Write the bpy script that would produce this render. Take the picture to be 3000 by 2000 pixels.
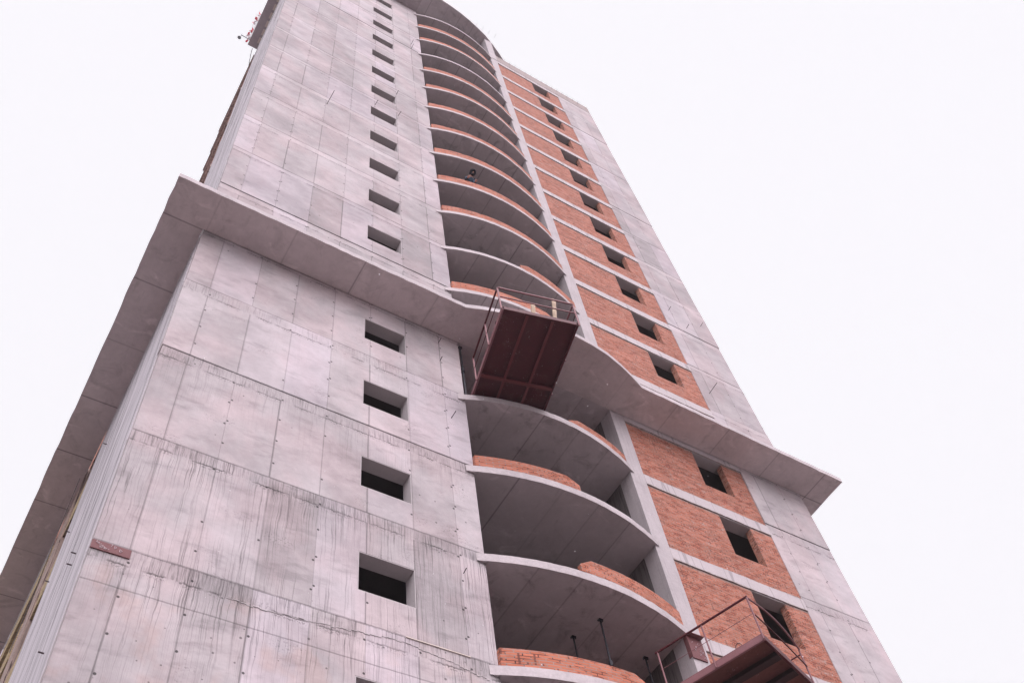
import bpy, bmesh, math, random
from mathutils import Vector, Matrix
random.seed(11)
scene = bpy.context.scene
for o in list(bpy.data.objects): bpy.data.objects.remove(o)

# ------------------------------------------------------------------ camera
G = 11.2                      # height of the zero joint above the ground
cam_d = bpy.data.cameras.new('camera')
cam_d.lens = 36 * 2877.8 / 3000; cam_d.sensor_width = 36
cam_d.clip_start = 0.05; cam_d.clip_end = 3000
cam = bpy.data.objects.new('camera', cam_d); scene.collection.objects.link(cam)
R_ = Vector((0.85197961, -0.5112558, -0.11292172)); F_ = Vector((0.35305812, 0.40172568, 0.84496535)); U_ = R_.cross(F_).normalized()
m = Matrix((R_, U_, -F_)).transposed().to_4x4(); m.translation = Vector((-1.0753, -12.3022, G - 9.5654))
cam.matrix_world = m
scene.camera = cam

# ------------------------------------------------------------------ world, sun, exposure
SUN_EL, SUN_AZ = math.radians(48), math.radians(200)
w = bpy.data.worlds.new('World'); scene.world = w; w.use_nodes = True
wt = w.node_tree; wt.nodes.clear()
sky = wt.nodes.new('ShaderNodeTexSky'); sky.sky_type = 'NISHITA'; sky.sun_disc = False
sky.sun_elevation = SUN_EL; sky.sun_rotation = SUN_AZ; sky.air_density = 1; sky.dust_density = 6
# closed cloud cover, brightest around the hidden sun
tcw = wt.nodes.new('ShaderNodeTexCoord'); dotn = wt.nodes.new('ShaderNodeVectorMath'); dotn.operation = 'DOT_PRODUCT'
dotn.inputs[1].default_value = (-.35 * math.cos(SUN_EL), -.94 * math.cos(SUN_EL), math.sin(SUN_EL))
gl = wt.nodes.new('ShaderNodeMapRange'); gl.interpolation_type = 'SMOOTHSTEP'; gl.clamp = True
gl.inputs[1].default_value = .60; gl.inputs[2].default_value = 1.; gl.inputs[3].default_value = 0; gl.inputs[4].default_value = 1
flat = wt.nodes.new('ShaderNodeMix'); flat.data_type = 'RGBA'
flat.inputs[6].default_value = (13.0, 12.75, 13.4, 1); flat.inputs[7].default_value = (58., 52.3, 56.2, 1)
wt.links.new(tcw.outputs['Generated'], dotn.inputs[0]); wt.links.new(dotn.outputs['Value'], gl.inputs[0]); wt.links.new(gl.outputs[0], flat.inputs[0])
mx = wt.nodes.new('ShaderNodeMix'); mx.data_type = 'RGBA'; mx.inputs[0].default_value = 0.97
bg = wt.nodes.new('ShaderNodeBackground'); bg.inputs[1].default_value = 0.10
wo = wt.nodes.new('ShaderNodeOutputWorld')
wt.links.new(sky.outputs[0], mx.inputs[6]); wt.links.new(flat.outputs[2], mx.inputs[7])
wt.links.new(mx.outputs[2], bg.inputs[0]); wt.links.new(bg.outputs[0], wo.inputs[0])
sd = bpy.data.lights.new('sun', 'SUN'); sd.energy = 1.0; sd.angle = math.radians(60); sd.color = (1, .96, .95)
sun = bpy.data.objects.new('sun', sd); scene.collection.objects.link(sun)
# light falls from in front of the facade
sun.rotation_euler = (math.radians(42), 0, math.radians(-20))
scene.view_settings.view_transform = 'Standard'; scene.view_settings.look = 'None'
scene.view_settings.exposure = -0.40; scene.view_settings.gamma = 1
scene.cycles.max_bounces = 8; scene.cycles.diffuse_bounces = 5; scene.cycles.volume_bounces = 1

# ------------------------------------------------------------------ node helpers
class NT:
    def __init__(s, name):
        s.m = bpy.data.materials.new(name); s.m.use_nodes = True; s.t = s.m.node_tree; s.t.nodes.clear()
        s.out = s.n('ShaderNodeOutputMaterial'); s.b = s.n('ShaderNodeBsdfPrincipled'); s.l(s.b.outputs[0], s.out.inputs[0])
        tc = s.n('ShaderNodeTexCoord'); s.co = tc.outputs['Object']
        sp = s.n('ShaderNodeSeparateXYZ'); s.l(s.co, sp.inputs[0]); s.x, s.y, s.z = sp.outputs
    def n(s, k): return s.t.nodes.new(k)
    def l(s, a, b):
        if isinstance(a, (int, float)): b.default_value = a
        elif isinstance(a, tuple): b.default_value = a if len(a) == 4 or b.type == 'VECTOR' else a + (1,)
        else: s.t.links.new(a, b)
    def M(s, op, a, b=None, c=None, clamp=False):
        n = s.n('ShaderNodeMath'); n.operation = op; n.use_clamp = clamp
        for i, v in enumerate((a, b, c)):
            if v is not None: s.l(v, n.inputs[i])
        return n.outputs[0]
    def add(s, a, b): return s.M('ADD', a, b)
    def sub(s, a, b): return s.M('SUBTRACT', a, b)
    def mul(s, a, b): return s.M('MULTIPLY', a, b)
    def ss(s, v, a, b, o0=0., o1=1.):
        n = s.n('ShaderNodeMapRange'); n.interpolation_type = 'SMOOTHSTEP'; n.clamp = True
        s.l(v, n.inputs[0]); s.l(a, n.inputs[1]); s.l(b, n.inputs[2]); s.l(o0, n.inputs[3]); s.l(o1, n.inputs[4]); return n.outputs[0]
    def V(s, a, b=0., c=0.):
        n = s.n('ShaderNodeCombineXYZ')
        for i, v in enumerate((a, b, c)): s.l(v, n.inputs[i])
        return n.outputs[0]
    def noise(s, v, sc=1., det=3., rough=.55, dist=0.):
        n = s.n('ShaderNodeTexNoise'); s.l(v, n.inputs['Vector']); n.inputs['Scale'].default_value = sc
        n.inputs['Detail'].default_value = det; n.inputs['Roughness'].default_value = rough; n.inputs['Distortion'].default_value = dist
        return n.outputs[0]
    def white(s, v):
        n = s.n('ShaderNodeTexWhiteNoise'); n.noise_dimensions = '3D'; s.l(v, n.inputs[0]); return n.outputs[0], n.outputs[1]
    def mix(s, f, a, b, mode='MIX'):
        n = s.n('ShaderNodeMix'); n.data_type = 'RGBA'; n.blend_type = mode; n.clamp_factor = True
        s.l(f, n.inputs[0]); s.l(a, n.inputs[6]); s.l(b, n.inputs[7]); return n.outputs[2]
    def scale(s, col, f):                      # colour times a factor
        n = s.n('ShaderNodeVectorMath'); n.operation = 'SCALE'; s.l(col, n.inputs[0]); s.l(f, n.inputs[3]); return n.outputs[0]
    def line(s, v, half, soft): # 1 where |v|<half
        return s.ss(s.M('ABSOLUTE', v), half, half + soft, 1., 0.)
    def done(s, col, rough=.85, bump=None, bs=.3, bd=.02, metal=0., spec=.3):
        s.l(col, s.b.inputs['Base Color']); s.l(rough, s.b.inputs['Roughness']); s.b.inputs['Metallic'].default_value = metal
        s.b.inputs['Specular IOR Level'].default_value = spec
        if bump is not None:
            n = s.n('ShaderNodeBump'); n.inputs['Strength'].default_value = bs; n.inputs['Distance'].default_value = bd
            s.l(bump, n.inputs['Height']); s.l(n.outputs[0], s.b.inputs['Normal'])
        return s.m

SEAM0, SEAMW = 0.60, 1.071

def concrete_facade(name, axis='x', seams=True, streak=1.0, base=(.425, .392, .405)):
    t = NT(name)
    u = t.x if axis == 'x' else t.y
    z = t.sub(t.z, G)
    if axis == 'x': u = t.add(u, t.mul(t.y, .3))
    warp = t.noise(t.V(t.mul(u, 1.3), t.mul(z, .9)), 1., 2)
    k = t.M('FLOOR', t.M('DIVIDE', z, 3.))
    dn = t.sub(3., t.sub(z, t.mul(k, 3.)))                      # distance below the joint above
    uu = t.M('DIVIDE', t.sub(u, SEAM0), SEAMW)
    ci = t.M('FLOOR', uu); cf = t.sub(uu, ci)                   # formwork sheet index and fraction
    # sheet tone
    wv, wc = t.white(t.V(ci, k, 3.3))
    wk, _ = t.white(t.V(k, 7.1, 1.9))
    tone = t.add(t.mul(t.sub(wv, .5), .24), t.mul(t.sub(wk, .5), .15))
    cloud = t.noise(t.V(t.add(t.mul(u, .7), t.mul(z, .15)), t.mul(z, 1.0), k), 1.2, 6, .66, .25)
    fine = t.noise(t.V(u, z), 9., 6, .65)
    tone = t.add(tone, t.mul(t.sub(cloud, .5), .75))
    tone = t.add(tone, t.mul(t.sub(fine, .5), .22))
    col = t.mix(t.ss(t.noise(t.V(t.mul(u, .7), t.mul(z, .5), 4.), 1., 3), .4, .62), base, (base[0]*1.05, base[1]*.985, base[2]*.985))
    col = t.mix(t.mul(t.ss(wv, .55, 1.), .45), col, (base[0]*.95, base[1]*.94, base[2]*1.02))
    f = t.add(1., tone)
    # diagonal grey smears left by the release oil
    sm = t.noise(t.V(t.add(t.mul(u, .8), t.mul(z, .5)), t.mul(t.sub(z, t.mul(u, .12)), 2.6), t.add(k, 9.)), 1., 5, .62, .2)
    f = t.mul(f, t.ss(sm, .53, .70, 1., t.ss(z, 10., 20., .80, .88)))
    bro = t.noise(t.V(t.mul(u, .45), t.mul(z, .45), 15.), 1., 4, .6); f = t.mul(f, t.ss(bro, .36, .60, .86, 1.05))
    # how wet and streaked each storey is
    amp = t.add(t.add(t.ss(z, 12.2, 8.8, 0., .28), t.ss(z, 6.3, 5.7, 0., .62)), .06)
    amp = t.mul(amp, t.mul(t.ss(z, -.2, 0.3, .6, 1.), streak))
    fall = t.ss(t.add(dn, t.mul(t.noise(t.V(t.mul(u, 2.2), k, 5.), 1., 3), 1.6)), 1.0, 3.2, 1., .0)
    fall = t.M('MAXIMUM', fall, t.mul(t.ss(z, 6.2, 5.8), t.ss(z, 2.8, 3.1, .35, .85)))
    wig = t.add(u, t.mul(t.noise(t.V(t.mul(u, 3.), t.mul(z, 1.2)), 1., 3), .12))
    s1 = t.noise(t.V(t.mul(wig, 15.), t.mul(z, .16), k), 1., 2, .6)
    l1 = t.line(t.sub(s1, .5), .007, .018)                        # thin dark runs
    s2 = t.noise(t.V(t.mul(wig, 8.), t.mul(z, .16), t.add(k, 20.)), 1., 4, .72)
    l2 = t.ss(s2, .55, .72)
    mask = t.ss(t.noise(t.V(t.mul(u, 1.1), t.mul(z, .35), 40.), 1., 3), .38, .58, .25, 1.)
    am = t.mul(t.mul(amp, fall), mask)
    f = t.mul(f, t.sub(1., t.mul(t.mul(l1, am), .55)))
    f = t.mul(f, t.sub(1., t.mul(t.mul(l2, am), .26)))
    f = t.mul(f, t.add(1., t.mul(t.mul(t.ss(s2, .46, .34), am), .12)))
    # grout band under each joint, ragged lower edge, short runs in it
    rag = t.noise(t.V(t.mul(u, 5.), k, 2.), 1., 5, .75)
    bh = t.add(t.add(.26, t.mul(wk, .14)), t.mul(t.sub(rag, .5), .16))
    inb = t.ss(t.sub(dn, bh), -.01, .01, 1., 0.)
    comb = t.noise(t.V(t.mul(u, 26.), t.mul(z, 1.8), k), 1., 3, .7)
    low = t.mul(t.ss(z, 16., 8., .25, 1.), t.ss(t.noise(t.V(t.mul(u, .9), k, 61.), 1., 4, .65), .36, .60, .25, 1.15))
    f = t.mul(f, t.sub(1., t.mul(t.mul(inb, low), t.add(.06, t.mul(t.ss(comb, .46, .66), .38)))))
    f = t.mul(f, t.add(1., t.mul(t.mul(inb, t.ss(z, 11., 16.)), .15)))
    ep = t.ss(t.noise(t.V(t.mul(u, 1.6), k, 8.), 1., 3), .42, .56)
    edge = t.mul(t.line(t.sub(dn, t.add(bh, .012)), .006, .022), ep)
    f = t.mul(f, t.sub(1., t.mul(edge, t.ss(z, 30., 6., .35, .6))))
    crumb = t.mul(t.mul(t.line(t.sub(dn, t.add(bh, .05)), .02, .07), ep), t.ss(t.noise(t.V(t.mul(u, 30.), t.mul(z, 22.)), 1., 3), .5, .6))
    f = t.mul(f, t.sub(1., t.mul(crumb, .45)))
    # the joint itself
    jd = t.M('MINIMUM', dn, t.sub(3., dn))
    jn = t.ss(t.noise(t.V(t.mul(u, 1.5), k, 13.), 1., 5), .36, .60, .4, .95)
    f = t.mul(f, t.sub(1., t.mul(t.mul(t.line(t.sub(jd, t.mul(rag, .014)), .008, .022), jn), t.ss(z, 11., 16., .5, .62))))
    hl = t.line(t.add(t.sub(z, 2.14), t.mul(t.sub(warp, .5), .04)), .008, .014)
    f = t.mul(f, t.sub(1., t.mul(t.mul(hl, t.ss(z, 2.6, 2.4)), .35)))
    if seams:
        sl, _ = t.white(t.V(ci, k, 8.8))
        jit = t.add(t.mul(t.sub(sl, .5), .02), t.mul(t.sub(t.noise(t.V(z, ci), 2., 2), .5), .02))
        sd_ = t.M('MULTIPLY', t.add(t.sub(t.M('FRACT', t.add(uu, .5)), .5), jit), SEAMW)
        under = t.ss(t.sub(dn, bh), .0, .03)
        f = t.mul(f, t.sub(1., t.mul(t.mul(t.line(sd_, .004, .020), under), t.add(.14, t.mul(sl, .36)))))
        # tie holes beside the seams
        zz = t.M('FRACT', t.M('DIVIDE', t.add(dn, t.mul(sl, .12)), .74))
        dz = t.mul(t.sub(zz, .5), .74)
        hx = t.sub(sd_, t.mul(t.sub(t.M('GREATER_THAN', sl, .5), .5), .07))
        r = t.M('SQRT', t.add(t.mul(hx, hx), t.mul(dz, dz)))
        hv, _ = t.white(t.V(ci, k, t.M('FLOOR', t.M('DIVIDE', dn, .74))))
        hole = t.mul(t.ss(r, .018, .032, 1., 0.), t.M('GREATER_THAN', hv, .22))
        f = t.mul(f, t.sub(1., t.mul(hole, .8)))
    # pits and stub holes, thickest in the lowest storey
    vo = t.n('ShaderNodeTexVoronoi'); vo.voronoi_dimensions = '2D'; t.l(t.V(u, z), vo.inputs['Vector']); vo.inputs['Scale'].default_value = 2.6
    vr = t.n('ShaderNodeSeparateColor'); t.l(vo.outputs['Color'], vr.inputs[0])
    pit = t.mul(t.ss(vo.outputs['Distance'], t.mul(vr.outputs[1], .05), t.add(.03, t.mul(vr.outputs[1], .06)), 1., 0.), t.M('GREATER_THAN', vr.outputs[0], t.ss(z, 3., 2.6, .95, .55)))
    f = t.mul(f, t.sub(1., t.mul(pit, .55)))
    worn = t.ss(t.noise(t.V(t.mul(u, .8), t.mul(z, 1.2), 77.), 1., 3), .60, .68)
    pock = t.mul(worn, t.ss(t.noise(t.V(t.mul(u, 22.), t.mul(z, 22.)), 1., 3), .56, .62))
    f = t.mul(f, t.sub(1., t.mul(pock, .28)))
    rust = t.mul(t.ss(t.noise(t.V(t.mul(u, 1.2), t.mul(z, .9), 31.), 1., 3), .52, .68), t.ss(z, 3.0, 2.3, 0., .6))
    f = t.mul(f, t.ss(z, 13., 19., 1., .93))
    col = t.mix(rust, col, (base[0]*1.02, base[1]*.86, base[2]*.80))
    ln = t.mul(t.line(t.sub(dn, .32), .03, .1), inb)
    bump = t.add(t.mul(fine, .5), t.mul(f, 1.2))
    return t.done(t.scale(col, f), t.add(.82, t.mul(fine, .1)), bump, .35, .02)

def concrete_soffit(name, sx=1.09, ox=8.77, sy=None, base=(.50, .458, .475), dark=1.):
    t = NT(name)
    n1 = t.noise(t.V(t.x, t.y, t.z), .9, 5, .62, .6)
    n2 = t.noise(t.V(t.x, t.y, t.z), 7., 6, .7)
    zz = t.M('FLOOR', t.M('DIVIDE', t.sub(t.z, G - .5), 3.))
    wk, _ = t.white(t.V(zz, 2., 2.))
    f = t.add(t.add(1., t.mul(t.sub(n1, .5), .5)), t.mul(t.sub(n2, .5), .3))
    f = t.mul(f, t.add(.93, t.mul(wk, .14)))
    st = t.noise(t.V(t.mul(t.x, 1.2), t.mul(t.y, 1.2), t.mul(zz, 5.)), 1., 5, .7, 1.)
    f = t.mul(f, t.ss(st, .50, .72, 1., t.ss(wk, .2, .8, .92, .62)))
    f = t.mul(f, t.ss(t.noise(t.V(t.mul(t.x, .9), t.mul(t.y, 1.5), t.add(zz, 70.)), 1., 4, .6, 1.5), .58, .72, 1., 1.22))
    if sx:
        q = t.M('DIVIDE', t.sub(t.x, ox), sx); qi = t.M('FLOOR', t.add(q, .5)); sv, _ = t.white(t.V(qi, zz, 1.))
        d = t.mul(t.add(t.sub(q, qi), t.mul(t.sub(sv, .5), .12)), sx)
        f = t.mul(f, t.sub(1., t.mul(t.line(d, .004, .030), t.add(.08, t.mul(sv, .40)))))
        cv, _ = t.white(t.V(t.M('FLOOR', q), zz, 3.)); f = t.mul(f, t.add(.94, t.mul(cv, .12)))
    if sy:
        q = t.M('DIVIDE', t.sub(t.y, .0), sy); qi = t.M('FLOOR', t.add(q, .5)); sv, _ = t.white(t.V(qi, zz, 2.))
        d = t.mul(t.sub(q, qi), sy)
        f = t.mul(f, t.sub(1., t.mul(t.line(d, .012, .02), t.add(.2, t.mul(sv, .4)))))
    dr = t.mul(t.ss(t.noise(t.V(t.mul(t.x, 6.), t.mul(t.y, 1.), zz), 1., 3), .62, .72), .12)
    f = t.mul(f, t.sub(1., dr))
    return t.done(t.scale(base, t.mul(f, dark)), .9, n2, .2, .01)

def concrete_plain(name, base=(.50, .47, .48), var=.25, streak=0.):
    t = NT(name)
    n1 = t.noise(t.co, 1.4, 5, .6, .4); n2 = t.noise(t.co, 14., 5, .7)
    f = t.add(t.add(1., t.mul(t.sub(n1, .5), var)), t.mul(t.sub(n2, .5), var))
    if streak:
        s = t.noise(t.V(t.mul(t.add(t.x, t.y), 11.), t.mul(t.z, .25), 1.), 1., 4, .7)
        f = t.mul(f, t.ss(s, .52, .66, 1., 1. - streak))
        s = t.noise(t.V(t.mul(t.add(t.x, t.y), 4.), t.mul(t.z, .12), 7.), 1., 4, .7)
        f = t.mul(f, t.sub(1., t.mul(t.line(t.sub(s, .5), .008, .012), streak * 1.6)))
    sp = t.ss(t.noise(t.co, 30., 3, .6), .64, .72); f = t.mul(f, t.sub(1., t.mul(sp, .2)))
    return t.done(t.scale(base, f), .88, n2, .3, .01)

def brick(name, c1=(.42, .148, .094), c2=(.30, .100, .064), mort=(.30, .215, .185), grime=1.):
    t = NT(name)
    u = t.add(t.x, t.y)
    wob = t.mul(t.sub(t.noise(t.V(t.mul(u, .7), t.mul(t.z, .7)), 1., 2), .5), .05)
    u2 = t.add(u, t.mul(t.sub(t.noise(t.V(u, t.z), 9., 2), .5), .004)); z2 = t.add(t.sub(t.z, G), wob)
    br = t.n('ShaderNodeTexBrick'); t.l(t.V(u2, z2), br.inputs['Vector'])
    br.offset = .5; br.inputs['Scale'].default_value = 1; br.inputs['Mortar Size'].default_value = .0095
    br.inputs['Mortar Smooth'].default_value = .3; br.inputs['Brick Width'].default_value = .225; br.inputs['Row Height'].default_value = .0685
    br.inputs['Bias'].default_value = 0.
    br.inputs['Color1'].default_value = c1 + (1,); br.inputs['Color2'].default_value = c2 + (1,)
    # some joints are empty and dark, others overfull and grey
    em = t.ss(t.noise(t.V(u, t.mul(z2, 2.)), 3., 3, .6), .52, .40)
    t.l(t.mix(em, mort, (.085, .035, .032)), br.inputs['Mortar'])
    n = t.noise(t.V(t.mul(u, .45), t.mul(z2, 1.3)), 14., 4, .65)
    row = t.M('FLOOR', t.M('DIVIDE', z2, .0685))
    rv, _ = t.white(t.V(row, t.M('FLOOR', t.M('DIVIDE', u2, .45)), 1.))
    f = t.add(t.add(1., t.mul(t.sub(n, .5), .32)), t.mul(t.sub(rv, .5), .30))
    big = t.noise(t.V(t.mul(u, .5), t.mul(z2, 1.1)), 1.3, 4, .6); f = t.mul(f, t.add(.80, t.mul(big, .4)))
    col = t.scale(br.outputs[0], f)
    sm = t.mul(t.ss(t.noise(t.V(t.mul(u, 3.2), t.mul(z2, 7.)), 1., 4, .7, .5), .57, .68), t.ss(t.noise(t.V(t.mul(u, .6), t.mul(z2, .8), 6.), 1., 3), .42, .58, .25, .8 * grime))
    col = t.mix(sm, col, (.33, .27, .245))
    pz = t.M('FRACT', t.M('DIVIDE', t.add(t.sub(t.z, G), .57), 3.))     # mortar smeared just under the floor band
    edge = t.ss(t.add(pz, t.mul(t.sub(t.noise(t.V(t.mul(u, 4.), 3.), 1., 5, .75), .5), .05)), .978, .990)
    col = t.mix(t.mul(edge, .75 * grime), col, (.30, .25, .225))
    # gappy head joints read as short dark dashes
    cell = t.V(t.M('FLOOR', t.M('DIVIDE', u2, .1125)), row, 4.); hv, _ = t.white(cell)
    fx = t.sub(t.M('FRACT', t.M('DIVIDE', u2, .1125)), .5); fz = t.sub(t.M('FRACT', t.M('DIVIDE', z2, .0685)), .5)
    zone = t.ss(t.noise(t.V(t.mul(u, .7), t.mul(z2, .6), 3.), 1., 2), .45, .6, .03, .30)
    dash = t.mul(t.mul(t.line(fx, .10, .08), t.line(fz, .30, .12)), t.M('LESS_THAN', hv, zone))
    col = t.mix(t.mul(dash, .7), col, (.07, .03, .03))
    bump = t.sub(t.add(t.mul(n, .2), t.sub(1., br.outputs[1])), dash)
    return t.done(col, .9, bump, .45, .010)

def paint(name, c, rough=.6, wear=.3, spots=.0, wearc=None):
    t = NT(name)
    n1 = t.noise(t.co, 3., 5, .65); n2 = t.noise(t.co, 25., 4, .7)
    f = t.add(t.add(1., t.mul(t.sub(n1, .5), wear)), t.mul(t.sub(n2, .5), wear))
    col = t.scale(c, f)
    if wearc: col = t.mix(t.mul(t.ss(n1, .54, .70), .7), col, wearc)
    if spots:
        sp = t.mul(t.ss(t.noise(t.co, 34., 2, .5), .69, .72), t.ss(t.noise(t.co, 2.3, 2), .48, .58))
        col = t.mix(t.mul(sp, spots), col, (.55, .45, .45))
    return t.done(col, rough, n2, .2, .004)

MAT = {}
MAT['wall'] = concrete_facade('concrete_front', 'x')
MAT['pier'] = concrete_facade('concrete_pier', 'x', True, .55, (.415, .382, .395))
def concrete_side(name, base):
    t = NT(name)
    n2 = t.noise(t.co, 14., 5, .7); f = t.add(1., t.mul(t.sub(n2, .5), .2))
    wy = t.add(t.y, t.mul(t.noise(t.V(t.mul(t.y, .5), t.mul(t.z, .25)), 1., 3), .9))
    a = t.noise(t.V(t.mul(wy, 1.7), t.mul(t.z, .05), 2.), 1., 5, .72); f = t.mul(f, t.ss(a, .46, .66, 1.08, .66))
    b = t.noise(t.V(t.mul(wy, 3.1), t.mul(t.z, .04), 9.), 1., 3, .6); f = t.mul(f, t.sub(1., t.mul(t.line(t.sub(b, .5), .008, .02), .6)))
    c = t.noise(t.V(t.mul(t.y, 5.), t.mul(t.z, .3), 5.), 1., 3, .6); f = t.mul(f, t.ss(c, .60, .70, 1., .72))
    d = t.M('FRACT', t.M('DIVIDE', t.sub(t.z, G), 3.)); f = t.mul(f, t.sub(1., t.mul(t.line(t.sub(d, .99), .003, .006), .4)))
    return t.done(t.scale(base, f), .85, n2, .2, .01)
MAT['side'] = concrete_side('concrete_side', (.47, .447, .48))
MAT['sof'] = concrete_soffit('concrete_soffit')
MAT['can'] = concrete_soffit('concrete_canopy', 2.13, 2.11, 2.13, (.56, .50, .505))
MAT['ring'] = concrete_soffit('concrete_ring', 2.13, 2.11, None, (.40, .36, .375))
MAT['nose'] = concrete_plain('concrete_edge', (.45, .412, .425), .6)
def concrete_band(name, base):
    t = NT(name)
    n1 = t.noise(t.co, 1.4, 5, .6, .4); n2 = t.noise(t.co, 14., 5, .7)
    f = t.add(t.add(1., t.mul(t.sub(n1, .5), .35)), t.mul(t.sub(n2, .5), .3))
    z = t.sub(t.z, G); d = t.M('ABSOLUTE', t.mul(t.sub(t.M('FRACT', t.add(t.M('DIVIDE', t.add(z, .34), 3.), .5)), .5), 3.))
    g = t.ss(t.add(d, t.mul(t.sub(t.noise(t.V(t.mul(t.x, 3.), z), 2.2, 6, .75), .5), .22)), .185, .215)
    v = t.line(t.sub(t.noise(t.V(t.mul(t.x, 1.3), t.mul(z, .1)), 1., 2), .5), .003, .010); f = t.mul(f, t.sub(1., t.mul(v, .3)))
    return t.done(t.mix(t.mul(g, .7), t.scale(base, f), (.27, .22, .20)), .88, n2, .4, .01)
MAT['band'] = concrete_band('concrete_band', (.46, .42, .435))
MAT['col'] = concrete_plain('concrete_column', (.43, .395, .41), .4, .06)
MAT['rev'] = concrete_plain('concrete_reveal', (.42, .39, .40), .2)
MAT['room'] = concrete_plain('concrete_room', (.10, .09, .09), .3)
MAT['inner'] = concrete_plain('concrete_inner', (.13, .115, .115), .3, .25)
MAT['brick'] = brick('brick_red')
MAT['brickp'] = brick('brick_parapet', (.48, .165, .100), (.38, .125, .075), grime=.5)
MAT['bricky'] = brick('brick_yellow', (.42, .33, .17), (.34, .26, .14), (.20, .16, .12))
MAT['brickj'] = brick('brick_jamb', (.44, .19, .125), (.36, .14, .095))
MAT['steel'] = paint('steel_oxide', (.072, .009, .015), .5, .5, .7, (.085, .03, .03))
MAT['steell'] = paint('steel_rail', (.21, .095, .105), .5, .4)
MAT['rust'] = paint('steel_rust', (.125, .045, .038), .6, .6, .5, (.07, .022, .02))
MAT['steelk'] = paint('steel_joist_shade', (.022, .008, .010), .6, .4)  # shadow along the lower platform's joists put into a near-black colour
MAT['steelb'] = paint('steel_beam', (.14, .028, .034), .5, .4)
MAT['plate'] = paint('steel_plate_paint', (.155, .062, .066), .6, .25)
MAT['chalk'] = paint('chalk', (.50, .40, .42), .9, .2)
MAT['black'] = paint('steel_black', (.022, .022, .03), .5, .4)
MAT['rebar'] = paint('rebar_steel', (.06, .045, .05), .7, .3)
MAT['wood'] = paint('timber', (.50, .40, .30), .8, .35)
MAT['foam'] = paint('foam', (.62, .55, .50), .9, .12)
MAT['tan'] = concrete_plain('render_tan', (.33, .25, .22), .5, .5)
MAT['skin'] = paint('skin', (.50, .28, .22), .6, .05)
MAT['jacket'] = paint('jacket_cloth', (.035, .07, .11), .9, .3)
MAT['fur'] = paint('hood_fur', (.012, .012, .018), .95, .4)
MAT['trouser'] = paint('trouser_cloth', (.02, .022, .03), .9, .2)
MAT['lampm'] = paint('lamp_metal', (.20, .23, .24), .4, .2)
MAT['white'] = paint('tape_white', (.75, .72, .74), .7, .1)
MAT['red'] = paint('tape_red', (.75, .06, .10), .7, .1)
MAT['rope'] = paint('rope_fibre', (.10, .09, .09), .9, .2)
MAT['snow'] = paint('snow', (.85, .85, .88), .8, .05)

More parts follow.
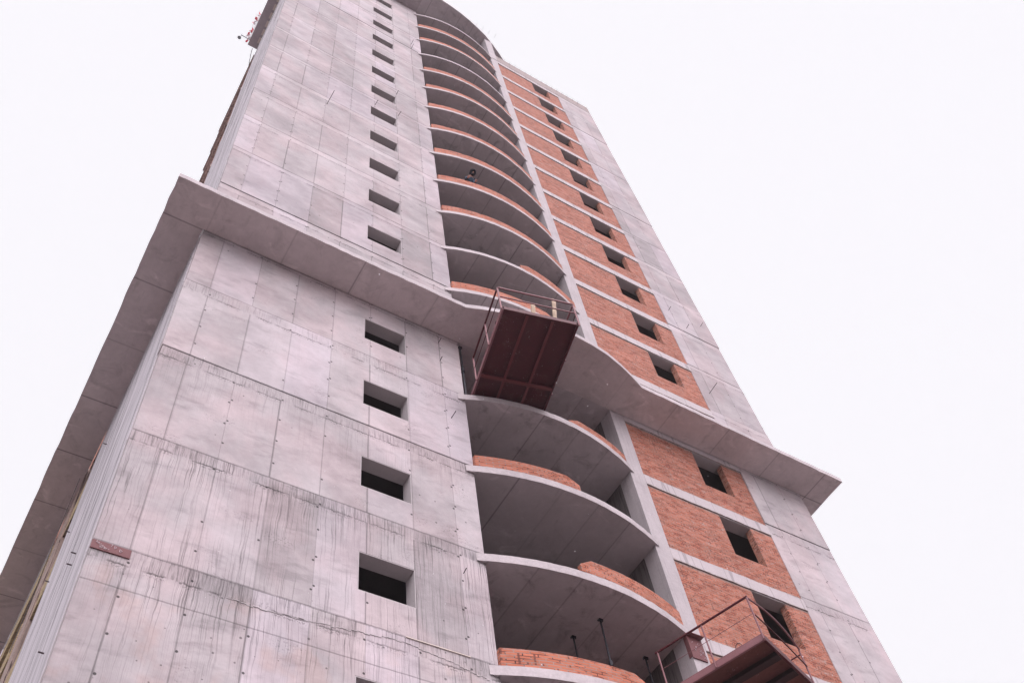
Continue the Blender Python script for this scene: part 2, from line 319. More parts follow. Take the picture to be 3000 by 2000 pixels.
# ------------------------------------------------------------------ mesh helpers
class MB:
    def __init__(s): s.bm = bmesh.new(); s.mi = 0
    def face(s, vs):
        try: f = s.bm.faces.new(vs); f.material_index = s.mi; return f
        except ValueError: return None
    def box(s, x0, x1, y0, y1, z0, z1, mtx=None):
        z0 += G; z1 += G
        v = [s.bm.verts.new((x, y, z)) for z in (z0, z1) for y in (y0, y1) for x in (x0, x1)]
        for q in ((0, 2, 3, 1), (4, 5, 7, 6), (0, 1, 5, 4), (2, 6, 7, 3), (0, 4, 6, 2), (1, 3, 7, 5)): s.face([v[i] for i in q])
        if mtx:
            for a in v: a.co = mtx @ a.co
        return s
    def bar(s, a, b, wd, ht=None, up=Vector((0, 0, 1))):     # rectangular bar a->b (world z, already + G)
        ht = ht or wd; a = Vector(a); b = Vector(b); d = (b - a).normalized()
        if abs(d.dot(up)) > .98: up = Vector((0, 1, 0))
        r = d.cross(up).normalized(); u = r.cross(d)
        ring = [[s.bm.verts.new(p + r * i * wd / 2 + u * j * ht / 2) for i, j in ((-1, -1), (1, -1), (1, 1), (-1, 1))] for p in (a, b)]
        for i in range(4): s.face([ring[0][i], ring[0][(i + 1) % 4], ring[1][(i + 1) % 4], ring[1][i]])
        s.face(ring[0][::-1]); s.face(ring[1]); return s
    def tube(s, pts, r, n=8, r2=None):
        pts = [Vector(p) for p in pts]; rings = []
        for i, p in enumerate(pts):
            d = (pts[min(i + 1, len(pts) - 1)] - pts[max(i - 1, 0)]).normalized()
            up = Vector((0, 0, 1)) if abs(d.z) < .95 else Vector((0, 1, 0)); a = d.cross(up).normalized(); b = a.cross(d)
            rr = r if r2 is None else r + (r2 - r) * i / (len(pts) - 1)
            rings.append([s.bm.verts.new(p + (a * math.cos(t) + b * math.sin(t)) * rr) for t in [2 * math.pi * k / n for k in range(n)]])
        for q0, q1 in zip(rings, rings[1:]):
            for k in range(n): s.face([q0[k], q0[(k + 1) % n], q1[(k + 1) % n], q1[k]])
        s.face(rings[0][::-1]); s.face(rings[-1]); return s
    def prism(s, poly, z0, z1, side_mi=None, top_mi=None):      # polygon (x,y) extruded, own material index for the sides
        lo = [s.bm.verts.new((x, y, z0 + G)) for x, y in poly]; hi = [s.bm.verts.new((x, y, z1 + G)) for x, y in poly]
        s.face(lo[::-1]); k = s.mi
        if top_mi is not None: s.mi = top_mi
        s.face(hi); s.mi = k
        if side_mi is not None: s.mi = side_mi
        n = len(poly)
        for i in range(n): s.face([lo[i], lo[(i + 1) % n], hi[(i + 1) % n], hi[i]])
        s.mi = k; return s
    def strip(s, outer, inner, z0, z1, ztop=None): # curved wall between two polylines
        n = len(outer); f = ztop or (lambda i: z1)
        a = [s.bm.verts.new((x, y, z0 + G)) for x, y in outer]; b = [s.bm.verts.new((x, y, z0 + G)) for x, y in inner]
        c = [s.bm.verts.new((x, y, f(i) + G)) for i, (x, y) in enumerate(outer)]; d = [s.bm.verts.new((x, y, f(i) + G)) for i, (x, y) in enumerate(inner)]
        for i in range(n - 1):
            s.face([a[i], a[i+1], c[i+1], c[i]]); s.face([b[i+1], b[i], d[i], d[i+1]])
            s.face([c[i], c[i+1], d[i+1], d[i]]); s.face([a[i+1], a[i], b[i], b[i+1]])
        s.face([a[0], c[0], d[0], b[0]]); s.face([a[-1], b[-1], d[-1], c[-1]]); return s
    def blob(s, c, r, seg=8, sq=(1, 1, 1), mtx=None, jit=0):
        g = bmesh.ops.create_icosphere(s.bm, subdivisions=2, radius=1)
        for v in g['verts']:
            k = 1 + random.uniform(-jit, jit); v.co = Vector((v.co.x * r * sq[0] * k, v.co.y * r * sq[1] * k, v.co.z * r * sq[2] * k))
            if mtx: v.co = mtx @ v.co
            v.co += Vector(c)
        for f in {f for v in g['verts'] for f in v.link_faces}: f.material_index = s.mi; f.smooth = True
        return s
    def build(s, name, mats, parent=None, smooth=False, bevel=0):
        bmesh.ops.recalc_face_normals(s.bm, faces=s.bm.faces)
        me = bpy.data.meshes.new(name); s.bm.to_mesh(me); s.bm.free()
        for mt in (mats if isinstance(mats, (list, tuple)) else [mats]): me.materials.append(MAT[mt])
        o = bpy.data.objects.new(name, me); scene.collection.objects.link(o); o.parent = parent
        if smooth:
            for p in me.polygons: p.use_smooth = True
        if bevel:
            b = o.modifiers.new('bevel', 'BEVEL'); b.width = bevel; b.segments = 1; b.limit_method = 'ANGLE'
        return o

def thing(name, label, cat, loc=(0, 0, 0), group=None):
    o = bpy.data.objects.new(name, None); scene.collection.objects.link(o); o.location = loc; o.empty_display_size = .2
    o['label'] = label; o['category'] = cat
    if group: o['group'] = group
    return o
def tag(o, label, cat, group=None):
    o['label'] = label; o['category'] = cat
    if group: o['group'] = group
    return o

# ------------------------------------------------------------------ ground
def make_ground():
    t = NT('ground_snow')
    a = t.noise(t.co, .12, 6, .6); b = t.noise(t.co, 1.5, 6, .7)
    col = t.mix(t.ss(t.add(t.mul(a, .7), t.mul(b, .3)), .44, .54), (.09, .066, .062), (.22, .188, .19))
    MAT['ground'] = t.done(col, .95, b, .5, .1)
    bm = bmesh.new(); N = 60; S = 700
    vs = {}
    for i in range(N + 1):
        for j in range(N + 1):
            x = (i / N * 2 - 1); y = (j / N * 2 - 1); x = math.copysign(abs(x) ** 2.2, x) * S; y = math.copysign(abs(y) ** 2.2, y) * S
            vs[i, j] = bm.verts.new((x, y, .08 * math.sin(x * .7) * math.cos(y * .9) - .08))
    for i in range(N):
        for j in range(N): bm.faces.new([vs[i, j], vs[i+1, j], vs[i+1, j+1], vs[i, j+1]])
    me = bpy.data.meshes.new('ground'); bm.to_mesh(me); bm.free(); me.materials.append(MAT['ground'])
    o = bpy.data.objects.new('ground', me); scene.collection.objects.link(o); o['kind'] = 'structure'
make_ground()

# ------------------------------------------------------------------ tower
W, XL, XR, XC, XD, DEP = 20.92, 7.67, 13.07, 13.58, 18.24, 24.0
WX0, WX1, WS, WH = 4.70, 5.95, .78, 1.81                 # small windows of the concrete wing
VX0, VX1 = 16.2, 17.42                                   # windows of the brick wing
K0, KT = -4, 18
tower = thing('apartment_tower', 'unfinished tall concrete apartment tower with curved balconies and red brick infill panels', 'building', (0, 0, 0))
P = tower

def wall_with_hole(mb, x0, x1, z0, z1, y0, y1, hole=None):
    if not hole: mb.box(x0, x1, y0, y1, z0, z1); return
    a, b, c, d = hole
    mb.box(x0, a, y0, y1, z0, z1); mb.box(b, x1, y0, y1, z0, z1); mb.box(a, b, y0, y1, z0, c); mb.box(a, b, y0, y1, d, z1)

def reveal(x0, x1, z0, z1, y0, y1, mats, name='window_opening'):
    mb = MB(); e = .003
    x0 += e; x1 -= e; z0 += e; z1 -= e; t = .02
    mb.mi = 0; mb.box(x0 + t, x1 - t, y0, y1, z1 - t, z1); mb.mi = 1; mb.box(x0 + t, x1 - t, y0, y1, z0, z0 + t)
    mb.mi = 2; mb.box(x0, x0 + t, y0, y1, z0, z1); mb.box(x1 - t, x1, y0, y1, z0, z1)
    mb.build(name, mats, P)

for k in range(K0, KT + 1):
    top = 3 * (k + 1) if k < KT else 54.8
    if k * 3 + G < -1: zb = -G - .3
    else: zb = 3 * k
    if 3 * (k + 1) + G <= 0: continue
    dy = random.uniform(-.009, .008); mb = MB()
    hole = (WX0, WX1, 3 * k + WS, 3 * k + WH) if k not in (5,) and k < 18 and k > -4 else None
    wall_with_hole(mb, 0 + random.uniform(-.008, .008), XL, zb, top, dy, .30, hole)
    mb.build('concrete_wall', 'wall', P)
    if hole: reveal(*hole, dy + .004, .36, ['rev', 'rev', 'rev'])
    # pier at the right-hand corner
    if k < 18:
        mb = MB(); dy2 = random.uniform(-.012, .012); mb.box(XD, W + random.uniform(-.02, .03), dy2, .35, zb, top); mb.build('concrete_pier', 'pier', P)
    # brick infill
    if k < 18:
        z0, z1 = max(3 * k - .10, -G - .3), 3 * k + 2.43
        hole = (VX0 + random.uniform(-.02, .02), VX1 + random.uniform(-.02, .02), 3 * k + .80, z1 - .001)
        mb = MB(); a, b, c, d = hole
        mb.box(XC, a, .03, .24, z0, z1); mb.box(b, XD, .03, .24, z0, z1); mb.box(a, b, .03, .24, z0, c)
        mb.build('brick_panel', 'brick', P)
        mb = MB(); t = .012
        mb.mi = 1; mb.box(a + .002, a + t, .034, .25, c, d); mb.box(b - t, b - .002, .034, .25, c, d); mb.box(a + t, b - t, .034, .25, c + .001, c + t)
        mb.mi = 0; mb.box(a + t, b - t, .026, .40, d - .02, d - .004)
        mb.build('window_opening', ['rev', 'brickj'], P)

# facade bands between the brick panels (slab edge and beam)
for k in range(-3, 18):
    n = 14; yj = [random.uniform(-.004, .004) for _ in range(n + 1)]
    mb = MB(); xs = [XC + (XD - XC) * i / n for i in range(n + 1)]
    zl = [3 * k - .555 + random.uniform(-.012, .012) for _ in xs]; zh = [3 * k - .125 + random.uniform(-.012, .012) for _ in xs]
    v = []
    for i, x in enumerate(xs):
        y = -.006 + yj[i]
        v.append([mb.bm.verts.new((x, yy, zz + G)) for yy, zz in ((y, zl[i]), (y, zh[i]), (.42, zh[i]), (.42, zl[i]))])
    for a, b in zip(v, v[1:]):
        for j in range(4): mb.face([a[j], b[j], b[(j+1) % 4], a[(j+1) % 4]])
    mb.face(v[0]); mb.face(v[-1][::-1])
    mb.build('floor_band', 'band', P)

# column beside the balconies
mb = MB(); mb.box(XR, XC, 0, .5, -G - .3, 54.0); mb.build('column', 'col', P)
mb = MB(); mb.box(XR, XC + .02, -.02, .45, 54.0, 58.5); mb.build('column', 'col', P)

# balcony slabs
def arc(x, s=.55, a=7.42, b=13.22):
    c = (a + b) / 2; h = (b - a) / 2; R = (h * h + s * s) / (2 * s); return -(math.sqrt(max(R * R - (x - c) ** 2, 0)) - (R - s))
def arc_pts(a, b, n, off=0., s=.55):
    return [(a + (b - a) * i / n, min(arc(a + (b - a) * i / n, s) + off, 0.2)) for i in range(n + 1)]
for k in range(-3, 19):
    sg = .57 + random.uniform(-.03, .03); th = .22 if k < 6 else .19
    pts = [(x, min(y, -.022) + (random.uniform(-.006, .006))) for x, y in arc_pts(7.44, 13.2, 40, 0, sg)]
    poly = pts + [(XR - .002, -.022), (XR - .002, 6.2), (XL + .002, 6.2), (XL + .002, -.022)]
    if k == 5:   # at the canopy the slab stays behind its edge
        poly = [(XL + .002, -.02), (XR - .002, -.02), (XR - .002, 6.2), (XL + .002, 6.2)]
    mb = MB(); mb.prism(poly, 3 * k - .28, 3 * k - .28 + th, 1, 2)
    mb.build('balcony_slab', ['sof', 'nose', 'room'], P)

# brick parapets on the slabs
def parapet(k, a, b, h=.42, ragged=True, end=None):
    n = max(6, int((b - a) / .11)); o = arc_pts(a, b, n, .004); i_ = [(x, y + .12) for x, y in o]
    rows = [random.choice((0, 0, 0, -.068)) if ragged and random.random() < .25 else 0 for _ in range(n + 1)]
    def zt(i):
        z = 3 * k - .07 + h + rows[i]
        if end == 'left' and i < 3: z -= .068 * (3 - i)
        if end == 'right' and i > n - 3: z -= .068 * (i - n + 3)
        return z
    o = [(x, min(y, .0)) for x, y in o]; i_ = [(x, y + .12) for x, y in o]
    mb = MB(); mb.strip(o, i_, 3 * k - (.058 if k < 6 else .088), 0, zt); mb.build('brick_parapet', 'brickp', P)
A0, B0 = XL + .01, XR - .02
for k, a, b, h, e in [(1, A0, 10.95, .45, 'right'), (2, 9.86, 13.05, .45, 'left'), (3, A0, 10.45, .42, 'right'), (4, 10.7, 12.95, .36, 'left'), (6, A0, 11.4, .42, 'right'), (7, 10.4, B0, .46, 'left')]:
    parapet(k, a, b, h, False, e)
for k in (8, 9, 10, 11, 12, 13, 14, 16, 17): parapet(k, A0, B0, .48)
for k in (-1, 0, -2): parapet(k, A0, B0, .45)

# canopy ring around the fifth floor
def jag(a, b, n, amp):
    r = []
    for i in range(n):
        t = i / n; j = random.uniform(-amp, amp) if i else 0
        dx, dy = b[0] - a[0], b[1] - a[1]; L = math.hypot(dx, dy)
        r.append((a[0] + dx * t - dy / L * j, a[1] + dy * t + dx / L * j))
    return r
bul = [(7.3, -1.14), (7.75, -1.30), (8.3, -1.46), (9.0, -1.62), (9.8, -1.73), (10.6, -1.78), (11.3, -1.74), (11.9, -1.66), (12.5, -1.51), (13.0, -1.35), (13.5, -1.16)]
outer = jag((-1.03, 20), (-1.10, -1.13), 60, .012) + jag((-1.10, -1.13), (7.3, -1.14), 50, .008) + bul + jag((13.5, -1.16), (21.95, -1.09), 40, .007) + jag((21.95, -1.09), (21.9, 20), 30, .01) + [(21.9, 20)]
inner = [(W + .04, 20), (W + .04, -.02), (XR, -.02), (XL, -.02), (-.02, -.02), (-.02, 20)]
mb = MB(); mb.prism(outer + inner, 14.70, 14.89, 1); mb.build('canopy', ['can', 'nose'], P)
# shallow soffit step where the canopy was poured in two lifts
# upper ring over the left wing
mb = MB(); o2 = [(-.64, 7.0), (-.64, -.95), (7.66, -.95), (7.66, -.022), (-.022, -.022), (-.022, 7.0)]
mb.prism(o2, 54.75, 55.0, 1); mb.build('canopy', ['ring', 'nose'], P)
mb = MB(); mb.box(0, 7.66, 0, 8.0, 54.8, 55.0); mb.build('roof_slab', 'ring', P)
for i in range(8):
    y = 6.6 - i * .585
    mb = MB(); mb.box(-.17, -.025, y - .40, y, 54.72, 54.752); mb.build('insulation_block', 'foam', P)
# roof over the balconies
pr = [(7.70, -.80), (8.4, -.84), (9.2, -.82), (10.1, -.77), (10.87, -.69), (11.6, -.57), (12.3, -.42), (13.07, -.22), (13.8, .06), (14.53, .38), (15.2, .72), (16, 1.3), (16, 8), (7.70, 8)]
mb = MB(); mb.prism(pr, 58.5, 58.72, 1); mb.build('roof_slab', ['sof', 'nose'], P)
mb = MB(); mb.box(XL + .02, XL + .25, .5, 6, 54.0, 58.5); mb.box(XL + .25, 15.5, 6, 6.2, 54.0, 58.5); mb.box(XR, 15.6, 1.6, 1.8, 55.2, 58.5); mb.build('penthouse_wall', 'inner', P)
# roof edge of the brick wing
mb = MB(); mb.box(XC, W, -.012, .3, 53.43, 55.2); mb.build('roof_parapet', 'band', P)
mb = MB(); mb.box(XC, W, -.03, .3, 53.98, 54.05); mb.build('roof_parapet', 'nose', P)

# inner walls, floors, hidden sides
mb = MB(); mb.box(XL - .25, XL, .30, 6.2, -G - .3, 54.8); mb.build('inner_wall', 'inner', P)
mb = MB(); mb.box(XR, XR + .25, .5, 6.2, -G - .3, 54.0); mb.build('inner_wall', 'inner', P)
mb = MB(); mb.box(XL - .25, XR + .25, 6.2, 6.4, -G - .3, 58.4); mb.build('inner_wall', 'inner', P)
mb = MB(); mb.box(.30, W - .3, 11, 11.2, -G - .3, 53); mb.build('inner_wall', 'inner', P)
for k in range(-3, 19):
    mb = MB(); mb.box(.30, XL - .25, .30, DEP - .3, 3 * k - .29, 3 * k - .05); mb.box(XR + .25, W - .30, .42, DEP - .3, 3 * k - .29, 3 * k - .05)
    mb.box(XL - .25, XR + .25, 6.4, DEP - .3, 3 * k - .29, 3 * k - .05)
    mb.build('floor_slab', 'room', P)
# side wall on the left: storeys of bare concrete, then loggias
for k in range(K0, KT + 1):
    zb = max(3 * k, -G - .3); top = 3 * k + 3 if k < KT else 54.8
    if top <= -G: continue
    mb = MB(); xo = random.uniform(-.014, .006)
    mb.box(xo, .30, .30, 7.4, zb, top); mb.build('concrete_wall', 'side', P)
    mb = MB()
    if k < 5:
        mb.box(.01, .25, 7.4, 9.1, zb, 3 * k + 1.15); mb.box(-.05, .2, 10.7, DEP, zb, 3 * k + 1.2)
        mb.build('brick_panel', 'bricky', P)
        mb = MB(); mb.box(-.03, .3, 9.1, 10.7, zb, top); mb.build('concrete_pier', 'tan', P)
    else:
        mb.box(.02, .25, 7.4, 12.9, zb, top - .28); mb.build('brick_panel', 'brickj', P)
        mb = MB(); mb.box(-.05 + random.uniform(-.03, .03), .3, 7.4, 13.1, top - .28, top); mb.build('slab_edge', 'tan', P)
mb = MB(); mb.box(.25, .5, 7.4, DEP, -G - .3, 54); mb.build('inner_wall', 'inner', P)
mb = MB(); mb.box(W - .3, W, .35, DEP, -G - .3, 54.9); mb.build('concrete_wall', 'side', P)
mb = MB(); mb.box(0, W, DEP - .3, DEP, -G - .3, 54.9); mb.build('concrete_wall', 'side', P)
mb = MB(); mb.box(XR, W, .3, DEP - .3, 54.5, 54.7); mb.build('roof_slab', 'ring', P)

# loose steel: bars left in the wall, one part each
def rebar(a, b, r=.011):
    mb = MB(); a = Vector(a) + Vector((0, 0, G)); b = Vector(b) + Vector((0, 0, G)); mb.tube([a, b], r, 6); mb.build('rebar', 'rebar', P)
for x, z, dx, L in [(2.8, 29.2, .03, .62), (4.91, 32.23, .02, .25), (6.02, 32.35, .03, .25), (7.01, 14.22, 0, .14), (7.0, 13.26, 0, .14), (7.18, 10.7, .02, .22), (7.09, 5.2, 0, .13),
                    (18.7, 25.44, 0, .2), (19.33, 24.44, 0, .2), (20.42, 25.43, 0, .2), (18.67, 19.24, .02, .5), (7.05, 45.84, .0, .3), (7.03, 44.94, 0, .3), (5.99, 35.34, 0, .2), (7.4, 14.9, .1, .2)]:
    rebar((x, .0, z), (x + dx, -L, z + .12 * L + .02))
for y, z in [(2.2, 4.75), (2.2, 4.45), (5.2, 11.6), (6.3, 9.4), (6.8, 8.2), (6.0, 27.5), (6.2, 26.2), (5.6, 23.4), (6.6, 33.2), (1.2, 1.6)]:
    rebar((.0, y, z), (-.10, y + .02, z + .02), .014)
for i in range(16):
    x = XC + .2 + i * .42; rebar((x, -.01, 54.9 + random.uniform(-.1, .1)), (x + random.uniform(-.05, .05), -.14, 55.05 + random.uniform(0, .25)), .009)
for i in range(12):
    x = 8.2 + i * .5; y = [p[1] for p in pr if p[0] <= x + .5][-1] - .05; rebar((x, -.35, 58.73), (x + .05, -.6, 59.0), .009)
# steel embed plates, with worn chalk marks
def chalk(par, x, z, s, rot, y=-.034):
    mb = MB()
    for q in random.choice((((0, 0, .5, 1), (.5, 1, 1, 0)), ((0, 0, 1, 0), (0, 1, 1, 1), (1, 1, 0, 0)), ((0, 0, 0, 1), (0, 1, .7, .5), (.7, .5, 0, 0)), ((0, 0, .6, .9), (.6, .9, .2, .9)))):
        c, sn = math.cos(rot), math.sin(rot)
        a = (x + s * (q[0] * c - q[1] * sn), z + s * (q[0] * sn + q[1] * c)); b = (x + s * (q[2] * c - q[3] * sn), z + s * (q[2] * sn + q[3] * c))
        mb.bar((a[0], y, a[1] + G), (b[0], y, b[1] + G), .010, .006)
    mb.build('letter', 'chalk', par)
pl = MB().box(-.012, .63, -.030, .0, 2.785, 2.975).build('steel_plate', 'plate', P, bevel=.004)
for i in range(6): chalk(pl, .05 + i * .03, 2.92 - i * .018, .035, -.5)
for i in range(5): chalk(pl, .12 + i * .035, 2.83 - i * .003, .03, -.1)
for i in range(2): chalk(pl, .30 + i * .06, 2.91 - i * .02, .05, .3)
chalk(pl, .45, 2.85, .06, .1)
mb = MB(); mb.box(XR - .012, XR + .42, -.032, 0, 5.05, 5.70); mb.box(XR - .012, XR + .42, -.16, -.032, 5.68, 5.70); mb.box(XR - .012, XR, 0, .10, 5.1, 5.70)
pl2 = mb.build('steel_plate', 'plate', P, bevel=.003)
for x, z in ((.08, 5.5), (.10, 5.3), (.16, 5.38), (.24, 5.5), (.25, 5.3), (.31, 5.26), (.36, 5.22), (.22, 5.18), (.33, 5.12)): chalk(pl2, XR + x, z, .05, -.2, -.036)
# foam strip and broken grout lip under the first joint
MB().box(5.69, 7.05, -.028, -.002, 2.982, 3.0).build('foam_strip', 'foam', P)
mb = MB(); pts = [(2.3, 2.62), (2.9, 2.60), (3.6, 2.66), (4.1, 2.70), (4.6, 2.76), (5.2, 2.83), (5.7, 2.86), (6.1, 2.80), (6.5, 2.76), (6.8, 2.70), (7.15, 2.62), (7.5, 2.58)]
P2 = []
for (a, b), (c, d) in zip(pts, pts[1:]):
    for i in range(5): t = i / 5; P2.append((a + (c - a) * t, b + (d - b) * t + random.uniform(-.02, .02)))
for (a, b), (c, d) in zip(P2, P2[1:]): 
    h = random.uniform(.004, .014); mb.box(a, c + .002, -.012 - random.uniform(0, .008), -.004, b - h / 2, b + h / 2)
mb.build('grout_lip', 'rev', P)
# yellow brick pier inside the first balcony
MB().box(12.55, XR - .01, 1.3, 1.42, 2.95, 4.6).build('brick_pier', 'bricky', P)

# ------------------------------------------------------------------ loading platforms
def platform(name, label, origin, u, v, wid, ln, zb, rails, deck='steel', js='steelb', jd=.0):
    t = thing(name, label, 'platform', (origin[0], origin[1], zb + G), 'steel loading platforms')
    ang = math.atan2(u[1], u[0]); t.rotation_euler.z = ang
    def part(mb, n, mt, parent=t, bev=.003):
        for vv in mb.bm.verts: vv.co.z -= G
        return mb.build(n, mt, parent, bevel=bev)
    part(MB().box(.02, wid - .02, .02, ln, .13, .15), 'deck_plate', deck)
    for x in (0, wid - .05):
        mb = MB(); mb.box(x, x + .05, 0, ln, .0, .018); mb.box(x, x + .05, 0, ln, .142, .16); mb.box(x if x == 0 else x + .035, (x if x == 0 else x + .035) + .015, 0, ln, .018, .142)
        part(mb, 'side_beam', 'steell' if x == 0 else 'steel')
    part(MB().box(.05, wid - .05, -.005, .05, .02, .165), 'end_beam', 'steel')
    for x in (wid / 3, 2 * wid / 3):
        mb = MB(); mb.box(x - .006 - jd, x + .006 + jd, .05, ln, .04, .13); mb.box(x - .035 - jd, x + .035 + jd, .05, ln, .005, .018); mb.box(x - .006, x + .006, .05, ln, .018, .04); part(mb, 'joist', js)
    mb = MB(); mb.box(.05, wid - .05, 2.02, 2.12, -.006, .003); mb.box(.05, wid - .05, 2.065, 2.075, .003, .128); part(mb, 'cross_beam', 'steelb')
    rails(part, wid, ln)
    mb = MB()
    for a in range(2):
        c = Vector((.02 if a == 0 else wid - .05, .55, .16 + G)); mb.tube([c + Vector((0, .07 * math.cos(q), .10 * math.sin(q))) for q in [math.pi * i / 8 for i in range(9)]], .008, 6)
    part(mb, 'lifting_loop', 'rebar', bev=0)
    return t
def TG(*p): return [(x, y, z + G) for x, y, z in p]
def rails1(part, w_, ln):
    for x, y in ((-.02, .0), (-.02, 1.13), (-.02, 2.25), (w_ + .02, 0), (w_ + .02, 1.13), (w_ + .02, 2.25)):
        part(MB().bar(*TG((x, y, .02), (x, y, 1.08)), .045, .03), 'post', 'steell')
    for x in (-.02, w_ + .02):
        part(MB().bar(*TG((x, -.02, 1.10), (x, 2.3, 1.10)), .045, .045), 'top_rail', 'steell' if x > 0 else 'steel')
        part(MB().bar(*TG((x, 0, .60), (x, 2.3, .60)), .02, .02), 'mid_rail', 'steel')
    part(MB().bar(*TG((0, -.02, 1.10), (w_, -.02, 1.10)), .04, .04), 'top_rail', 'steell')
    part(MB().bar(*TG((0, -.02, .62), (w_, -.02, .62)), .03, .03), 'mid_rail', 'steell')
def rails2(part, w_, ln):
    for x, y, h in ((-.02, .0, 1.08), (-.02, 1.13, 1.08), (-.02, 2.25, 1.08), (w_ + .02, 0, .98)):
        part(MB().tube(TG((x, y, .0), (x, y, h)), .020, 8), 'post', 'steell')
    part(MB().tube(TG((-.02, -.02, 1.10), (-.02, 2.3, 1.10)), .026, 8), 'top_rail', 'steel')
    part(MB().tube(TG((-.02, .0, .66), (-.02, 2.3, .66)), .007, 6), 'mid_rail', 'steell')
    n = 14; part(MB().tube(TG(*[(w_ * i / n, -.02 - .05 * math.sin(math.pi * i / n), 1.05 - .09 * i / n + .10 * math.sin(math.pi * i / n)) for i in range(n + 1)]), .021, 8), 'top_rail', 'steell')
    part(MB().tube(TG(*[(w_ * i / n, -.02, .62 - .10 * i / n + .04 * math.sin(math.pi * i / n)) for i in range(n + 1)]), .016, 8), 'mid_rail', 'steel')
    part(MB().tube(TG((w_ + .02, 0, .86), (w_ + .02, 1.1, .86)), .016, 8), 'mid_rail', 'steel')
p1 = platform('loading_platform', 'oxide red steel loading platform jutting out just under the middle canopy', (7.22, -2.76), (.973, -.231), None, 2.10, 4.2, 12.02, rails1)
p2 = platform('loading_platform', 'rusty steel loading platform with bent thin rails in the lower right corner', (12.12, -2.72), (.94, .336), None, 2.05, 4.4, 3.03, rails2, 'rust', 'steelk', .06)  # joists widened and blackened to carry the shadow beside them

def board(x, y, z, L, lean, wd, label):
    o = MB().bar((0, 0, 0), (lean[0], lean[1], L), wd, .045, Vector((0, 1, 0))).build('wooden_board', 'wood', None, bevel=.003)
    o.location = (x, y, z + G); return tag(o, label, 'board', 'timbers on the upper platform')
c13, s13 = .973, .231
def onp(a, b): return (7.22 + c13 * a + s13 * b, -2.76 - s13 * a + c13 * b)
a = onp(1.52, .16); board(a[0], a[1], 12.18, 1.18, (.10, -.10), .11, 'longer pale timber post standing on the platform under the canopy')
a = onp(.92, .16); board(a[0], a[1], 12.18, .66, (.05, -.06), .12, 'shorter pale timber stub standing on the platform under the canopy')

# ------------------------------------------------------------------ shoring props
def prop(x, y, z0, z1, label, r=.028, group='shoring props'):
    t = thing('shoring_prop', label, 'prop', (x, y, z0 + G), group); h = z1 - z0
    def pt(mb, n):
        return mb.build(n, 'black', t)
    pt(MB().tube([(0, 0, .01), (0, 0, h * .55)], r, 10), 'outer_tube')
    pt(MB().tube([(0, 0, h * .55), (0, 0, h - .02)], r * .78, 10), 'inner_tube')
    pt(MB().tube([(0, 0, h * .52), (0, 0, h * .57)], r * 1.6, 10), 'collar')
    mb = MB(); mb.bar((-.055, 0, h - .010), (.055, 0, h - .010), .09, .012); mb.bar((-.055, 0, h - .035), (-.045, 0, h - .035), .07, .04); mb.bar((.045, 0, h - .035), (.055, 0, h - .035), .07, .04); pt(mb, 'head_plate')
    pt(MB().bar((-.07, 0, .01), (.07, 0, .01), .14, .012), 'base_plate')
prop(10.63, 1.10, 2.95, 5.705, 'leftmost black steel prop on the lowest balcony behind the brick parapet')
prop(10.90, .38, 2.95, 5.705, 'middle and tallest-looking black prop on the lowest balcony')
prop(12.61, 1.00, 2.95, 5.705, 'black steel prop nearest the lower right platform, beside its railing')
prop(7.80, .10, 11.95, 14.69, 'black steel prop tight against the concrete wall edge left of the upper platform', .035)

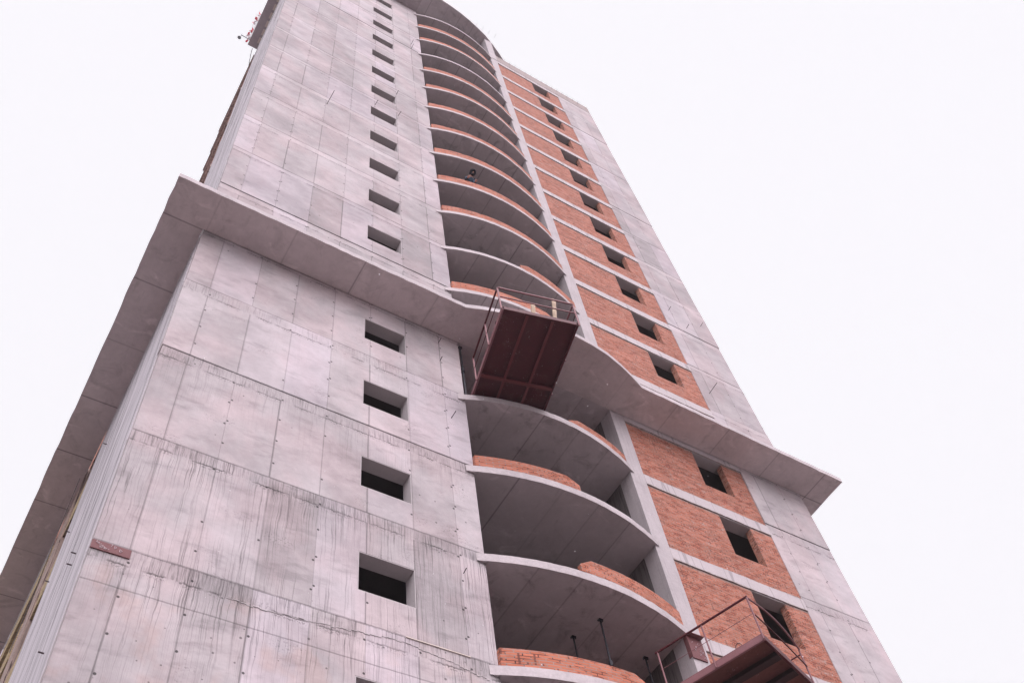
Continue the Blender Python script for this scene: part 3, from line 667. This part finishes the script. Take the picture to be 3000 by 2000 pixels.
# ------------------------------------------------------------------ person leaning over the parapet
def person():
    t = thing('person', 'person in black furry hood and blue grey jacket leaning over a high parapet', 'person', (9.12, .05, 27 - .05 + G))
    J = {'pelvis': (0, .05, .88), 'spine': (0, -.12, 1.08), 'chest': (0, -.30, 1.22), 'neck': (0, -.43, 1.30), 'head': (0, -.55, 1.38),
         'hl': (-.10, .05, .84), 'kl': (-.11, -.03, .46), 'al': (-.12, .06, .08), 'tl': (-.12, -.10, .04),
         'hr': (.10, .05, .84), 'kr': (.12, .05, .46), 'ar': (.13, .20, .08), 'tr': (.13, .04, .04),
         'sl': (-.17, -.32, 1.22), 'el': (-.30, -.40, .98), 'wl': (-.34, -.47, .80 - .30), 'sr': (.17, -.32, 1.22), 'er': (.24, -.38, .97), 'wr': (.06, -.48, .50)}
    J['el'] = (-.27, -.42, .82); J['wl'] = (-.30, -.55, .52); J['er'] = (.19, -.40, .82); J['wr'] = (.06, -.55, .52); J['sl'] = (-.13, -.32, 1.18); J['sr'] = (.13, -.32, 1.18)
    rad = {'pelvis': .14, 'spine': .13, 'chest': .15, 'neck': .06, 'head': .09, 'h': .10, 'k': .065, 'a': .045, 't': .04, 's': .07, 'e': .05, 'w': .035}
    E_ = [('pelvis', 'spine'), ('spine', 'chest'), ('chest', 'neck'), ('neck', 'head')] + [(a + s, b + s) for s in 'lr' for a, b in (('h', 'k'), ('k', 'a'), ('a', 't'), ('s', 'e'), ('e', 'w'))] + [('pelvis', 'hl'), ('pelvis', 'hr'), ('chest', 'sl'), ('chest', 'sr')]
    def skin(name, names, mat, grow):
        idx = {n: i for i, n in enumerate(names)}
        me = bpy.data.meshes.new(name); me.from_pydata([J[n] for n in names], [(idx[a], idx[b]) for a, b in E_ if a in idx and b in idx], []); me.update()
        o = bpy.data.objects.new(name, me); scene.collection.objects.link(o); o.parent = t; me.materials.append(MAT[mat])
        sk = o.modifiers.new('skin', 'SKIN'); sk.use_smooth_shade = True
        for i, n in enumerate(names):
            r = rad.get(n, rad.get(n[0], .05)) + grow; me.skin_vertices[0].data[i].radius = (r, r); me.skin_vertices[0].data[i].use_root = (i == 0)
        ss = o.modifiers.new('sub', 'SUBSURF'); ss.levels = 2; ss.render_levels = 2
        return o
    skin('body', list(J), 'skin', 0)
    skin('jacket', ['pelvis', 'spine', 'chest', 'neck', 'sl', 'el', 'wl', 'sr', 'er', 'wr'], 'jacket', .025)
    skin('trousers', ['pelvis', 'hl', 'kl', 'al', 'hr', 'kr', 'ar'], 'trouser', .02)
    # hands curled over the brick edge
    for sx, w0 in ((-1, J['wl']), (1, J['wr'])):
        mb = MB(); c = Vector(w0) + Vector((0, -.05, .0)); mb.blob(c, .045, sq=(1, 1.1, .5))
        for i in range(4):
            b = c + Vector(((i - 1.5) * .021, -.03, 0)); L = (.055, .065, .06, .045)[i]
            mb.tube([b, b + Vector((0, -L * .6, -.005)), b + Vector((0, -L * .8, -.03)), b + Vector((0, -L * .75, -.055))], .009, 6, .007)
        b = c + Vector((-sx * .035, 0, 0)); mb.tube([b, b + Vector((-sx * .03, -.02, -.01)), b + Vector((-sx * .035, -.05, -.015))], .011, 6, .008)
        mb.build('hand', 'skin', t, smooth=True)
    # face, turned down towards the street
    hd = Vector((0, -.57, 1.40)); rot = Matrix.Rotation(math.radians(42), 4, 'X')
    mb = MB(); mb.blob(hd, .080, sq=(.82, .9, 1.1), mtx=rot)
    f = rot @ Vector((0, -1, 0)); up = rot @ Vector((0, 0, 1))
    mb.blob(hd + f * .092 + up * -.01, .018, sq=(.7, 1.2, 1.4), mtx=rot)
    mb.mi = 1
    for sx in (-.032, .032): mb.blob(hd + f * .078 + up * .02 + Vector((sx, 0, 0)), .012, sq=(1.3, .6, .7))
    mb.mi = 2; mb.blob(hd + f * .083 - up * .048, .02, sq=(1.3, .4, .35), mtx=rot)
    mb.build('face', ['skin', 'fur', 'plate'], t)
    # fur hood: a thick ring round the face with a shell behind
    mb = MB()
    for i in range(18):
        q = 2 * math.pi * i / 18; c = hd + Vector((math.cos(q) * .084, 0, 0)) + up * (math.sin(q) * .112) + f * .04
        mb.blob(c, .056, jit=.16)
    mb.blob(hd - f * .05, .125, sq=(1, .9, 1.15), mtx=rot, jit=.05); mb.build('hood', 'fur', t)
person()

# ------------------------------------------------------------------ things on the upper ring
t = thing('site_lamp', 'small grey floodlight on a thin outrigger pole at the top left ledge', 'lamp', (-.62, 6.75, 55.0 + G))
MB().tube([(0, 0, 0), (-.02, 0, .10), (-.58, .0, .16), (-.58, -.02, .34)], .028, 6).build('pole', 'lampm', t)
MB().tube([(-.58, 0, .15), (-.60, .06, -.06)], .024, 6).build('bracket', 'lampm', t)
mb = MB(); mb.tube([(-.60, .06, -.02), (-.62, .08, -.10), (-.64, .10, -.22)], .05, 8, .12); mb.build('lamp_head', 'lampm', t)
t = thing('barrier_tape', 'red and white barrier tape bundled and flapping along the top left ledge', 'tape', (-.66, 6.8, 55.0 + G))
for i in range(34):
    q = random.random(); y = -1.9 * q ** 1.5; c = Vector((random.uniform(-.20, -.03), y + random.uniform(-.06, .06), random.uniform(.02, .30) * (1 - .4 * q)))
    d = Vector((random.uniform(-.1, .1), random.uniform(-.2, .2), random.uniform(-.25, .25)))
    mb = MB(); mb.bar(c, c + d, .02, .15, Vector((random.random(), .3, 1)).normalized()); mb.build('tape_strip', 'red' if i % 2 else 'white', t)
mb = MB(); mb.tube([(-.02, 0, .02), (-.02, -.9, .10), (.0, -1.9, .12)], .012, 6); mb.build('tape_strip', 'white', t)
mb = MB(); mb.bar((-.02, -1.8, .1), (-.12, -1.86, .3), .01, .10); mb.build('tape_strip', 'red', t)
pts = [(-.28 + .26 * (i / 20) ** 1.4, 7.12, 54.9 - 4.6 * i / 20 + G) for i in range(21)]
tag(MB().tube(pts, .020, 6).build('rope', 'rope'), 'thin dark rope hanging from the end of the top left ledge', 'rope')
pts = [(-.16 + .0 * i, 8.6 + .2 * math.sin(i), 13.9 - .9 * i + G) for i in range(8)]
tag(MB().tube(pts, .010, 6).build('rope', 'rope'), 'thin grey cord hanging beside the left side wall below the canopy', 'rope')

# ------------------------------------------------------------------ falling snow
mb = MB(); O = cam.location.copy()
for i in range(150):
    d = random.uniform(5, 17); p = O + F_ * d + R_ * random.uniform(-.55, .55) * d + U_ * random.uniform(-.37, .37) * d
    if p.y > -1.9: continue
    tt = (0 - O.y) / (p.y - O.y); q = O + (p - O) * tt
    if not (-.5 < q.x < 20 and 2 < q.z - G < 50): continue
    r = random.uniform(.0022, .0055)
    s_ = bmesh.ops.create_icosphere(mb.bm, subdivisions=1, radius=r, matrix=Matrix.Translation(p))
o = mb.build('snowflakes', 'snow'); o['kind'] = 'stuff'; o['label'] = 'sparse small snowflakes drifting in front of the tower'; o['category'] = 'snow'

# ------------------------------------------------------------------ the air
def haze():
    mt = bpy.data.materials.new('haze_air'); mt.use_nodes = True; t = mt.node_tree; t.nodes.clear()
    o = t.nodes.new('ShaderNodeOutputMaterial'); v = t.nodes.new('ShaderNodeVolumePrincipled')
    v.inputs['Color'].default_value = (.93, .89, .93, 1); v.inputs['Density'].default_value = .0005; v.inputs['Anisotropy'].default_value = .2
    t.links.new(v.outputs[0], o.inputs['Volume']); MAT['haze'] = mt
    ob = MB().box(-760, 760, -760, 760, -1.3 - G, 62).build('haze', 'haze'); ob['kind'] = 'stuff'
haze()
